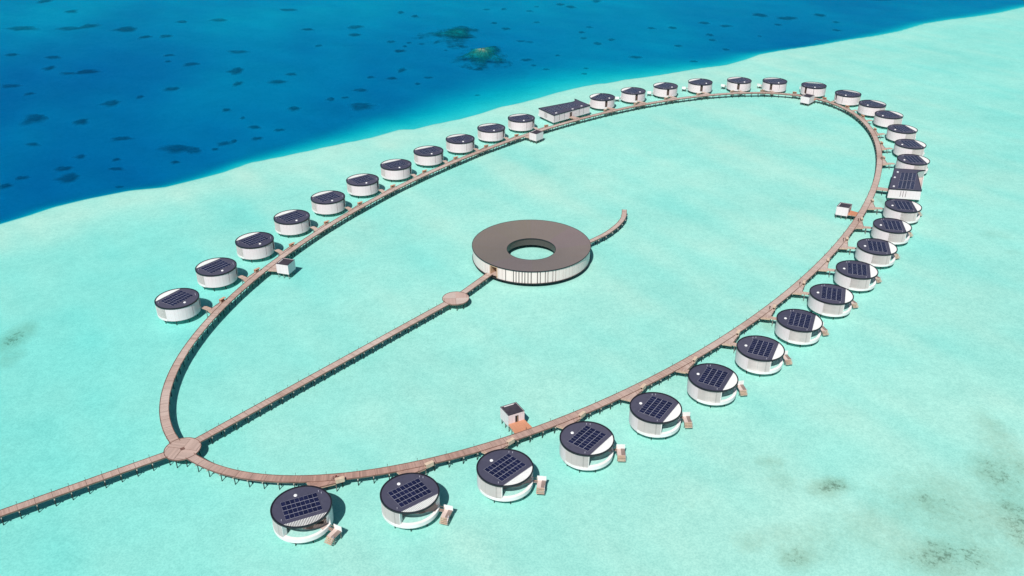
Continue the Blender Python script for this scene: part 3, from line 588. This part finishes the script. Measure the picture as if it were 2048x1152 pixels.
# ------------------------------------------------------------------ villas
CH = 4.45      # distance of the straight roof edge from the centre
def circ_seg(r, x0, n=24, sgn=1):
    """polygon of the circle part with x < x0"""
    a = math.degrees(math.acos(x0 / r)); return [pt(a + (360 - 2 * a) * k / n, r) for k in range(n + 1)]
def mir(poly, g): return [(x, y * g) for x, y in poly]
class MMB(MB):
    """builder that mirrors y"""
    def __init__(s, g): super().__init__(); s.g = g
    def face(s, pts, uv=None, mi=0):
        super().face([(p[0], p[1] * s.g, p[2]) for p in pts], uv, mi)
def make_villa(g, detail):
    root = thing('overwater_villa', '', 'villa')
    w = MMB(g)
    w.arc(6.8, 7.0, 52.5, 134, ZB, 6.05); w.arc(6.8, 7.0, 146, 178.7, ZB, 6.05); w.arc(6.8, 7.0, 180.3, 253, ZB, 6.05)
    w.build('wall', M['wall'], root)
    s_ = MMB(g); s_.arc(6.62, 6.66, 176, 183, ZB + .1, 6.0); s_.build('slot_window', M['dark'], root)
    d_ = MMB(g); d_.arc(6.25, 6.35, 131, 149, ZD, 6.0); d_.build('door', M['door'], root)
    c_ = MMB(g); n = 34
    for k in range(n):
        a = 253 + .8 + (55 - 1.2) * k / (n - 1); c_.arc(6.84, 6.97, a - .52, a + .52, 2.2, 6.03, 1)
    c_.arc(6.80, 6.835, 253, 308, 4.0, 4.1, 10); c_.arc(6.80, 6.835, 253, 308, 5.9, 6.0, 10)
    c_.build('slat_screen', M['slat'], root)
    k_ = MMB(g); k_.arc(6.2, 6.3, 254, 307, 2.2, 6.0, 12); k_.build('screen_wall', M['slat'], root)
    for a, r0 in ((308.6, 5.7), (51.6, 6.1)):
        p_ = MMB(g)
        q, e = pt(a - .5, 7.06), pt(a + .5, 7.06); i1, i0 = pt(a + .5, r0), pt(a - .5, r0)
        p_.prism([i0, q, e, i1], ZB, 6.04)
        p_.build('partition', M['white'], root)
    pl = MMB(g); pl.arc(6.4, 7.045, 253.2, 308, 1.44, 2.18, 16); pl.build('plinth', M['white'], root)
    fl_ = MMB(g); fl_.prism([pt(k * 6, 6.78) for k in range(60)], ZB + .02, ZD - .12); fl_.build('floor_slab', M['white'], root)
    # terrace: timber deck, curved pool, thick white pool rim
    inner = [(2.0, -4.2), (2.3, -2.6), (2.9, -1.2), (3.9, -.1), (4.35, .9), (4.5, 2.0), (4.9, 2.9), (5.45, 3.35)]
    rimi = [pt(a, 6.25) for a in np.linspace(31, -55, 22)]
    pool = inner + rimi[1:] + [(2.6, -5.3)]
    q_ = MMB(g); q_.prism(pool, ZD - .11, ZD - .06); q_.build('pool', M['pool'], root)
    dk = MMB(g)
    deckp = [(1.0, -6.0), (2.0, -6.2), (2.2, -5.2)] + [(x - .03, y) for x, y in inner] + [pt(a, 6.62) for a in (32, 36, 40, 44, 48, 51)] + [(1.0, 6.0)]
    dk.prism(deckp, ZD - .1, ZD + .03, rot=R(90)); dk.build('terrace_deck', M['deck_villa'], root)
    rm = MMB(g); rm.arc(6.25, 7.06, -51, 30, 1.44, 2.52, 24); rm.arc(6.64, 7.06, 30, 51, 1.44, 2.50, 8); rm.build('pool_rim', M['white'], root)
    gl_ = MMB(g); gl_.box(.8, 0, 4.2, .08, 12.6, 3.5)
    gl_.build('glass_front', M['glass'], root)
    # roof
    rf = MMB(g); rf.prism(circ_seg(6.88, CH, 40), 6.02, 6.16); rfo = rf.build('roof', M['roof'], root)
    ri = MMB(g); ri.arc(6.80, 7.13, 0, 360, 5.95, 6.36, 72); ri.build('roof_rim', M['rim'], rfo)
    eb = MMB(g); eb.box(CH - .12, 0, 6.17, .16, 10.4, .1); eb.build('roof_edge', M['roof'], rfo)
    sk = MMB(g); sk.dome(-4.3, -.45, 6.165, .46, .3); sk.build('skylight', M['skyl'], rfo)
    for x, y in ((-3.4, 4.9), (-2.6, 5.4), (2.9, -5.2)):
        vt = MMB(g); vt.tube((x, y, 6.1), (x, y, 6.5), .11, 8); vt.build('vent_pipe', M['frame'], rfo)
    def panel(mb, x, y, lx, ly):
        mb.box(x, y, 6.27, lx, ly, .05, 0, 0)
        z = 6.298
        mb.face([(x - lx / 2 + .042, y - ly / 2 + .014, z), (x + lx / 2 - .042, y - ly / 2 + .014, z), (x + lx / 2 - .042, y + ly / 2 - .014, z), (x - lx / 2 + .042, y + ly / 2 - .014, z)], None, 1)
    xs = [-3.17 + 1.6 * (k + .5) for k in range(4)]
    if detail:
        pm = MB(); panel(pm, 0, 0, 1.58, 1.055); pm = pm.mesh('solar_panel', [M['frame'], M['cell']])
        for x in xs:
            for k in range(8): link('solar_panel', pm, rfo, None, (x, (-4.28 + 1.07 * (k + .5)) * g, 0), 0)
    else:
        for x in xs:
            pm = MMB(g)
            for k in range(8): panel(pm, x, -4.28 + 1.07 * (k + .5), 1.58, 1.055)
            pm.build('solar_row', [M['frame'], M['cell']], rfo)
    pg = MMB(g); y = -5.2
    while y < 5.25:
        xe = math.sqrt(6.86 ** 2 - y * y)
        if xe - CH > .12: pg.box((CH - .02 + xe) / 2, y, 6.16, xe - CH + .02, .165, .21)
        y += .35
    pg.build('pergola', M['perg'], root)
    for k in range(9): link('pile', pile_me, root, None, (*pt(k * 40 + 8, 5.9), ZB + .05), 0)
    return root
def villa_label(n):
    k = int(n[1:])
    ords = ['', 'first', 'second', 'third', 'fourth', 'fifth', 'sixth', 'seventh', 'eighth', 'ninth', 'tenth', 'eleventh', 'twelfth', 'thirteenth', 'fourteenth']
    if n == 'A1': return 'round white villa nearest the camera, its louvred pergola open above a pool'
    if n == 'A13': return 'round white villa immediately below the wall of the right-hand long building'
    if n == 'A14': return 'round white villa directly behind the right-hand long building with the notched roof'
    if n[0] == 'A': return f'round white villa with solar roof, {ords[k]} along the right-hand row from the nearest villa'
    if n == 'B1': return 'round white villa at the near end of the left-hand row, farthest left of all villas'
    if n == 'B11': return 'round white villa immediately left of the long rectangular building by the drop-off'
    if n[0] == 'B': return f'round white villa with solar roof, {ords[k]} from the near end of the left-hand row'
    if n == 'C1': return 'round white villa immediately right of the long rectangular building by the drop-off'
    if n == 'C7': return 'round white villa standing straight behind the small white hut at the far bend'
    return f'round white villa on the far bend, {ords[k]} to the right of the long building'
def make_bridge(g, x0):
    root = thing('entry_bridge', '', 'footbridge')
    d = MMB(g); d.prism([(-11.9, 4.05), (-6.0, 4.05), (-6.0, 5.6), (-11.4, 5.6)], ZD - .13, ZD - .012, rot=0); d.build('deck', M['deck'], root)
    for y in (4.02, 5.63):
        c = MMB(g); c.box((-6.6 - (11.6 if y < 5 else 9.2)) / 2, y, ZD + .01, (11.6 if y < 5 else 9.2) - 6.6, .1, .2); c.build('curb', M['fascia'], root)
    for x, y in ((-8.4, 4.15), (-8.4, 5.5)): link('pile', pale_me, root, None, (x, y * g, ZD - .12), 0)
    return root
pale_me = MB(); pale_me.tube((0, 0, -3.2), (0, 0, 0), .13, 8); pale_me = pale_me.mesh('pile', M['pile_pale'])
def wedge_poly(g, dist):
    """landing in the ring frame (x outward from the boardwalk, origin at the villa centre)"""
    e = -(dist - 1.2); rot = R(20.5)
    def fv(x, y): return (x * math.cos(rot) - y * math.sin(rot), x * math.sin(rot) + y * math.cos(rot))
    A = fv(-12.6, 4.05); A = (e - .1, fv(-12.6, 4.05)[1]); Bq = fv(-9.3, 5.6)
    C0 = fv(-9.25, 4.05)
    return [(e - .35, -1.0), (e, -1.05), C0, Bq, (e + .95, 6.3), (e + .25, 8.3), (e - .35, 8.4)]
def make_landing(g, dist):
    root = thing('landing', '', 'deck')
    P = wedge_poly(g, dist)
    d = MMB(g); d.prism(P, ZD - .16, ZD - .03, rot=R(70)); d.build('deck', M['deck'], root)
    c = MMB(g)
    a, b = P[3], P[4]; c.box((a[0] + b[0]) / 2, (a[1] + b[1]) / 2, ZD + .0, math.hypot(b[0] - a[0], b[1] - a[1]), .12, .22, math.atan2(b[1] - a[1], b[0] - a[0])); c.build('curb', M['curb'], root)
    f_ = MMB(g)
    for a, b in ((P[3], P[4]), (P[1], P[2])): f_.box((a[0] + b[0]) / 2, (a[1] + b[1]) / 2, ZD - .31, math.hypot(b[0] - a[0], b[1] - a[1]) - .1, .1, .28, math.atan2(b[1] - a[1], b[0] - a[0]))
    f_.build('fascia', M['fascia'], root)
    for k in (3, 4): link('pile', pale_me, root, None, (P[k][0] - .3, P[k][1] * g, ZD - .14), 0)
    return root, P
def make_rack(mat):
    root = thing('timber_stand', '', 'stand')
    b = MB(); b.box(0, .42, .55, 2.2, .08, 1.1)
    b.build('back_board', mat, root)
    t_ = MB(); t_.box(0, 0, 1.12, 2.35, .95, .08); t_.build('top', mat, root)
    s_ = MB(); s_.box(-.3, 0, .42, 1.5, .7, .07); s_.build('shelf', mat, root)
    for x in (-1.05, 1.05):
        for y in (-.38, .38):
            p_ = MB(); p_.box(x, y * .96, .53, .09, .09, 1.06); p_.build('leg', mat, root)
    return root
def make_bike():
    root = thing('bicycle', '', 'bicycle')
    for x in (-.53, .53):
        w = MB(); n = 20
        for k in range(n):
            a, b = 2 * math.pi * k / n, 2 * math.pi * (k + 1) / n
            w.tube((x + .33 * math.cos(a), 0, .35 + .33 * math.sin(a)), (x + .33 * math.cos(b), 0, .35 + .33 * math.sin(b)), .03, 6)
        wo = w.build('wheel', M['tyre'], root)
    f_ = MB()
    for p, q in (((-.53, 0, .35), (-.12, 0, .34)), ((-.12, 0, .34), (-.2, 0, .85)), ((-.2, 0, .8), (.38, 0, .82)), ((-.12, 0, .34), (.38, 0, .78)), ((.36, 0, .98), (.53, 0, .35)), ((-.53, 0, .35), (-.2, 0, .8))): f_.tube(p, q, .03, 6)
    f_.build('frame', M['bike'], root)
    h = MB(); h.tube((.3, -.3, 1.02), (.36, 0, .98), .025, 6); h.tube((.36, 0, .98), (.3, .3, 1.02), .025, 6); h.build('handlebar', M['tyre'], root)
    s_ = MB(); s_.box(-.21, 0, .9, .28, .16, .08); s_.build('saddle', M['tyre'], root)
    b_ = MB(); b_.box(.58, 0, .92, .3, .36, .26); b_.build('basket', M['bike'], root)
    return root
def make_platform():
    root = thing('swim_platform', '', 'platform')
    # frame: x along the platform (away from the screen), y radial outward from the villa
    d = MB(); d.prism([(0, -1.05), (2.7, -1.05), (2.7, 1.05), (0, 1.05)], 1.62, 1.75, rot=R(90)); d.build('deck', M['deck_villa'], root)
    st = MB()
    for k in range(4): st.box(2.7 + .16 + .3 * k, 0, 1.52 - .26 * k, .32, 2.1, .12)
    st.build('steps', M['fascia'], root)
    sw = MB(); sw.box(-.06, 0, 2.32, .12, 2.3, 1.5); sw.build('privacy_screen', M['white'], root)
    for x in (.15, 2.5):
        for y in (-.9, .9): link('pile', pale_me, root, None, (x, y, 1.62), 0)
    h = MB(); h.tube((2.75, 1.0, 1.7), (2.75, 1.0, 2.6), .03, 6); h.tube((2.75, 1.0, 2.6), (3.8, 1.0, 1.7), .03, 6); h.tube((3.8, 1.0, 1.7), (3.8, 1.0, .6), .03, 6); h.build('handrail', M['frame'], root)
    g_ = MB(); g_.prism([(.1, -2.6), (1.0, -2.6), (1.0, -1.05), (.1, -1.05)], 1.68, 1.77, rot=0); g_.build('gangway', M['deck_villa'], root)
    for x in (.08, 1.02):
        r_ = MB(); r_.tube((x, -2.6, 2.5), (x, -1.0, 2.4), .035, 6); r_.tube((x, -1.0, 1.7), (x, -1.0, 2.4), .035, 6); r_.build('gangway_rail', M['rack_o'], root)
    return root

PROTO = {}
def once(key, fn):
    """first call makes the thing, later calls copy it with its parts"""
    if key not in PROTO: PROTO[key] = fn(); return PROTO[key]
    return copy_tree(PROTO[key])
def place(o, x, y, z, rz, label, group):
    o.location = (x, y, z); o.rotation_euler = (0, 0, rz); o['label'] = label; o['group'] = group; return o
BIKES = {'A1', 'A8', 'A9', 'A11', 'A12', 'A14'}
for (n, x, y, nrm, dist) in VILLAS:
    g = -1 if n[0] == 'B' else 1
    rz = R(nrm + 20.5 * g)
    kind = 'near' if n[0] in 'AB' else 'far'
    lab = villa_label(n)
    place(once(('villa', g, kind), lambda: make_villa(g, kind == 'near')), x, y, 0, rz, lab, 'round villas along the boardwalk')
    tail = lab.replace('round white villa', 'the round white villa', 1)
    short = {'A1': 'the villa nearest the camera', 'A13': 'the villa below the right long building', 'A14': 'the villa behind the right long building', 'B1': 'the nearest left-row villa', 'B11': 'the villa left of the far long building', 'C1': 'the villa right of the far long building', 'C7': 'the villa behind the far hut'}.get(n)
    if not short:
        o_ = villa_label(n).split(', ')[1].split(' ')[0]
        short = {'A': f'the {o_} right-row villa', 'B': f'the {o_} left-row villa', 'C': f'the {o_} far-bend villa'}[n[0]]
    place(once(('bridge', g), lambda: make_bridge(g, 0)), x, y, 0, rz, f'narrow timber footbridge into {short}', 'footbridges into the villas')
    ro, P = make_landing(g, dist)
    place(ro, x, y, 0, R(nrm), f'wedge shaped timber landing on the boardwalk by {short}', 'wedge landings along the boardwalk')
    # stand at the tip of the landing
    (ax, ay), (bx, by) = P[4], P[5]
    sx, sy = (ax + bx) / 2 - .25, (ay + by) / 2
    c_, s_ = math.cos(R(nrm)), math.sin(R(nrm))
    wx, wy = x + sx * c_ - sy * g * s_, y + sx * s_ + sy * g * c_
    tang = math.atan2((by - ay) * g, bx - ax) + R(nrm)
    orange = n[0] == 'B' or (n[0] == 'C' and int(n[1:]) > 6)
    place(once(('rack', orange), lambda: make_rack(M['rack_o'] if orange else M['rack'])), wx, wy, ZD - .03, tang + (0 if g < 0 else math.pi),
          f"{'orange' if orange else 'pale'} timber stand on the landing of {short}", 'timber stands on the landings')
    if n in BIKES:
        q = .72
        mx_, my_ = sx - .9, sy - 1.5
        wx, wy = x + mx_ * c_ - my_ * g * s_, y + mx_ * s_ + my_ * g * c_
        place(once('bike', make_bike), wx, wy, ZD + .0, tang, f'dark red bicycle by the stand of {short}', 'bicycles on the landings')
    if n[0] != 'B':
        a = rz + R(37.0)
        px, py = x + 9.15 * math.cos(a) - 1.7 * -math.sin(a) * -1, y + 9.15 * math.sin(a)
        px, py = x + 9.1 * math.cos(a) - math.sin(a) * 1.5, y + 9.1 * math.sin(a) + math.cos(a) * 1.5
        place(once('platform', make_platform), px, py, 0, a - math.pi / 2, f'swim platform with white screen beside {short}', 'swim platforms beside the villas')

def make_bed():
    root = thing('sun_bed', '', 'sun bed')
    b = MB(); b.box(0, 0, .30, 1.9, .68, .16); b.build('mattress', M['dark'], root)
    k = MB(); k.box(-.72, 0, .47, .45, .66, .14); k.build('pillow', M['slat'], root)
    for x in (-.8, .8):
        for y in (-.28, .28):
            l = MB(); l.box(x, y, .11, .07, .07, .22); l.build('leg', M['rack'], root)
    return root
_, ax_, ay_, an_, _d = VILLAS[0]
for (lx, ly, lab) in ((3.0, .75, 'dark sun bed by the pool of the nearest villa, nearer its screen'), (3.3, 3.1, 'dark sun bed at the right end of the nearest villa terrace')):
    a = R(an_ + 20.5)
    place(once('bed', make_bed), ax_ + lx * math.cos(a) - ly * math.sin(a), ay_ + lx * math.sin(a) + ly * math.cos(a), ZD + .03, a + 1.3, lab, 'sun beds on the nearest terrace')

# ------------------------------------------------------------------ long buildings with the notched roof
def long_building(label, O, U, V, brid, slits, flip):
    root = thing('long_building', label, 'building', (O[0], O[1], 0), 0, 'long flat roofed buildings')
    U, V = np.array(U), np.array(V)
    def q(a, b): p = U * a + V * b; return (float(p[0]), float(p[1]))
    notch = [(1, 1), (.975, .925), (.955, .865), (.925, .805), (.885, .765), (.835, .757)]
    outl = [(0, 0), (1, 0)] + notch + [(0, 1)]
    lu, lv = np.hypot(*U), np.hypot(*V); ang = math.atan2(U[1], U[0])
    ru = ang
    roof_top = 5.72
    r_ = MB(); r_.prism([q(a, b) for a, b in outl], 5.45, roof_top, rot=ang); rf = r_.build('roof', M['roof'], root)
    def wall(mb, p, s, z0, z1, th=.2, mi=0):
        p, s = np.array(q(*p)), np.array(q(*s)); d = s - p; L = np.hypot(*d); c = (p + s) / 2
        mb.box(c[0], c[1], (z0 + z1) / 2, L, th, z1 - z0, math.atan2(d[1], d[0]), mi)
    e_ = MB()
    for k in range(len(outl)): wall(e_, outl[k], outl[(k + 1) % len(outl)], 5.5, roof_top + .12, .2)
    e_.build('roof_rim', M['rim'], rf)
    w = MB(); ins = .985
    sh = lambda a, b: (.5 + (a - .5) * .985, .5 + (b - .5) * .97)
    wo = [sh(a, b) for a, b in outl]
    for k in range(len(wo)):
        if k in (2, 3, 4, 5, 6): continue
        if k == len(wo) - 2: continue
        wall(w, wo[k], wo[(k + 1) % len(wo)], ZB, 5.44)
    w.build('wall', M['wall'], root)
    g_ = MB()
    for k in range(2, 8): wall(g_, wo[k], wo[k + 1], ZD, 5.44, .1)
    g_.build('glass_front', M['glass'], root)
    fl_ = MB(); fl_.prism([q(*sh(a, b)) for a, b in ((.004, .01), (.996, .01), (.996, .985), (.004, .985))], ZB + .05, ZD - .06, rot=ang); fl_.build('floor_slab', M['white'], root)
    td = MB(); td.prism([q(*sh(a, b)) for a, b in [(.99, .985)] + [(a, b - .01) for a, b in notch[1:]] + [(.03, .985)]], ZD - .05, ZD + .04, rot=ang); td.build('terrace_deck', M['deck_fresh'] if False else M['deck_villa'], root)
    lr = MB(); wall(lr, (.0, .99), (1.0, .99), ZB, ZD + .35, .22); lr.build('parapet', M['white'], root)
    # panels: four rows of glass modules
    for r in range(4):
        pm = MB(); b0 = .25 + r * .125 if not flip else .25 + r * .125
        for half in ((.04, .40), (.44, .80)) if True else ():
            k = 7
            for j in range(k):
                a0 = half[0] + (half[1] - half[0]) * j / k; a1 = half[0] + (half[1] - half[0]) * (j + 1) / k
                cxy = np.array(q((a0 + a1) / 2, b0 + .06)); lx = (a1 - a0) * lu - .02; ly = .125 * lv - .06
                dv = math.atan2(V[1], V[0])
                P = [q(a0 + .001, b0 + .004), q(a1 - .001, b0 + .004), q(a1 - .001, b0 + .121), q(a0 + .001, b0 + .121)]
                pm.prism(P, roof_top + .08, roof_top + .13, 0)
                P2 = [q(a0 + .0018, b0 + .008), q(a1 - .0018, b0 + .008), q(a1 - .0018, b0 + .117), q(a0 + .0018, b0 + .117)]
                pm.face([(*p, roof_top + .134) for p in P2], None, 1)
        pm.build('solar_row', [M['frame'], M['cell']], rf)
    for a, b in ((.12, .13), (.55, .09), (.82, .14)):
        s_ = MB(); c = q(a, b); s_.box(c[0], c[1], roof_top + .12, .95, .75, .24, ang); s_.build('skylight', M['skyl'], rf)
    sl = MB()
    for a in slits[0]:
        p = q(a, .012); sl.box(p[0], p[1], 3.6, .16, .16, 3.4, ang)
    sl.build('slit_window', M['dark'], root)
    s2 = MB()
    for b in slits[1]:
        p = q(.0055, b); s2.box(p[0], p[1], 3.7, .16, .22, 2.7, math.atan2(V[1], V[0]))
    s2.build('slit_window', M['dark'], root)
    d_ = MB(); p = q(brid, .013); d_.box(p[0], p[1], 3.6, 1.7, .16, 2.4, ang); d_.build('door', M['door'], root)
    for a in np.linspace(.06, .94, 6):
        for b in (.1, .9): link('pile', pile_me, root, None, (*q(a, b), ZB + .1), 0)
    return root, q
def to_ring(p, inset=1.2):
    d = RING_A - np.array(p); k = np.hypot(*d.T).argmin(); v = RING_A[k] - np.array(p); L = np.hypot(*v)
    return tuple(np.array(p) + v * (L - inset) / L)
_, q1 = long_building('long white rectangular building with solar roof by the drop-off at the far left bend', (21.9, 457.0), (20.65, 17.5), (-7.75, 12.3), .47, ([.02, .16, .29, .70, .82], [.45, .52, .58]), False)
_, q2 = long_building('long white rectangular building with notched solar roof on the right side of the loop', (161.2, 354.7), (11.35, 24.0), (13.05, -2.5), .30, ([.2, .6, .8], [.38, .46, .54]), True)
def quad_deck(name, label, cat, P, mat, group=None, piles=()):
    root = thing(name, label, cat, (0, 0, 0), 0, group)
    d = MB(); d.prism(P, ZD - .16, ZD - .02, rot=math.atan2(P[1][1] - P[0][1], P[1][0] - P[0][0]) + (0)); d.build('deck', mat, root)
    f_ = MB()
    for k in range(len(P)):
        a, b = P[k], P[(k + 1) % len(P)]
        f_.box((a[0] + b[0]) / 2, (a[1] + b[1]) / 2, ZD - .30, math.hypot(b[0] - a[0], b[1] - a[1]) * .96, .12, .26, math.atan2(b[1] - a[1], b[0] - a[0]))
    f_.build('fascia', M['fascia'], root)
    for p in piles: link('pile', pile_me, root, None, (*p, ZD - .15), 0)
    return root
for (O, qf, a, lab) in (((21.9, 457.0), q1, .47, 'timber bridge from the boardwalk to the long building at the far left bend'), ((161.2, 354.7), q2, .30, 'timber bridge from the boardwalk to the long building on the right')):
    for k, aa in enumerate((a,)):
        p0 = np.array(O) + np.array(qf(aa - .05, .0)); p1 = np.array(O) + np.array(qf(aa + .05, .0))
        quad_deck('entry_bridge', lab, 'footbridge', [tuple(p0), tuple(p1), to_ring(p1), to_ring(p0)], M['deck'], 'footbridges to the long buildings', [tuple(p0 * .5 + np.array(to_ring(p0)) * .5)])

# ------------------------------------------------------------------ small square huts on the inside of the loop
def hut(label, F, Rr, L, dlabel, fresh, door_edge):
    F, Rr, L = [np.array(p, float) for p in (F, Rr, L)]; Bk = Rr + L - F
    c = (F + Rr + L + Bk) / 4
    root = thing('white_hut', label, 'hut', (c[0], c[1], 0), 0, 'small square white huts')
    P = [F - c, Rr - c, Bk - c, L - c]
    sh = lambda k: [tuple(p * k) for p in P]
    ang = math.atan2(P[1][1] - P[0][1], P[1][0] - P[0][0])
    w = MB()
    for k in range(4):
        a, b = P[k] * .985, P[(k + 1) % 4] * .985; m_ = (a + b) / 2; d = b - a
        w.box(m_[0], m_[1], 3.36, np.hypot(*d) - (.16 if k % 2 else -.16), .16, 3.72, math.atan2(d[1], d[0]))
    w.build('wall', M['wall'], root)
    f_ = MB(); f_.prism(sh(.93), 1.55, 2.3); f_.build('floor_slab', M['fascia'], root)
    r_ = MB(); r_.prism(sh(.955), 5.0, 5.12); rf = r_.build('roof', M['roof_box'], root)
    t_ = MB()
    for k in range(4):
        a, b = P[k], P[(k + 1) % 4]; m_ = (a + b) / 2; d = b - a
        t_.box(m_[0], m_[1], 5.235, np.hypot(*d) + (.1 if k % 2 == 0 else -.14), .16, .035, math.atan2(d[1], d[0]))
    t_.build('roof_rim', M['rim'], rf)
    s_ = MB(); p = P[2] * .42 + P[3] * .42; dd = P[3] - P[2]; s_.box(p[0], p[1], 5.17, np.hypot(*dd) * .6, .22, .08, math.atan2(dd[1], dd[0])); s_.build('gutter', M['white'], rf)
    a, b = P[door_edge], P[(door_edge + 1) % 4]; m_ = a * .48 + b * .52; d = (b - a) / np.hypot(*(b - a)); nrm = np.array([d[1], -d[0]])
    if nrm @ m_ < 0: nrm = -nrm
    m_ = m_ + nrm * .0
    d_ = MB(); d_.box(m_[0], m_[1], 3.45, .95, .2, 2.1, math.atan2(d[1], d[0])); do = d_.build('door', M['dark'], root)
    h_ = MB(); hp = m_ + d * .32 + nrm * .12; h_.box(hp[0], hp[1], 3.4, .34, .06, 2.0, math.atan2(d[1], d[0]) + .5); h_.build('door_leaf', M['portal'], do)
    for k in range(4): link('pile', pale_me, root, None, (*(P[k] * .88), 1.55), 0); 
    for k in range(4): link('pile', pale_me, root, None, (*((P[k] + P[(k + 1) % 4]) * .44), 1.55), 0)
    W = [F, Rr, Bk, L]
    best = min(range(4), key=lambda k: np.hypot(*(RING_A - (W[k] + W[(k + 1) % 4]) / 2).T).min())
    a, b = W[best], W[(best + 1) % 4]
    quad_deck('hut_deck', dlabel, 'deck', [tuple(a), tuple(b), to_ring(b), to_ring(a)], M['deck_fresh'] if fresh else M['deck'], 'timber decks joining huts to the boardwalk', [tuple((a + np.array(to_ring(a))) / 2)])
hut('small square white hut with dark flat roof and open door, nearest of the huts', (-1.13, 195.0), (3.2, 197.2), (-3.37, 199.0), 'bright orange timber deck in front of the nearest white hut', True, 0)
hut('small square white hut on piles by the left-hand boardwalk near the crossing deck', (-80.75, 284.3), (-79.3, 289.0), (-85.25, 285.7), 'short timber deck joining the left-hand hut to the boardwalk', False, 2)
hut('small square white hut in front of the long building by the drop-off', (12.0, 427.9), (15.6, 432.3), (8.6, 431.0), 'short timber deck joining the hut by the far long building to the boardwalk', False, 2)
hut('tiny square white hut at the far end of the loop', (167.1, 490.2), (171.3, 494.9), (163.4, 493.6), 'short timber deck joining the farthest hut to the boardwalk', True, 1)
hut('small square white hut with dark roof inside the right-hand side of the loop', (137.6, 335.2), (140.4, 339.3), (133.4, 337.1), 'orange timber deck joining the right-hand hut to the boardwalk', True, 0)
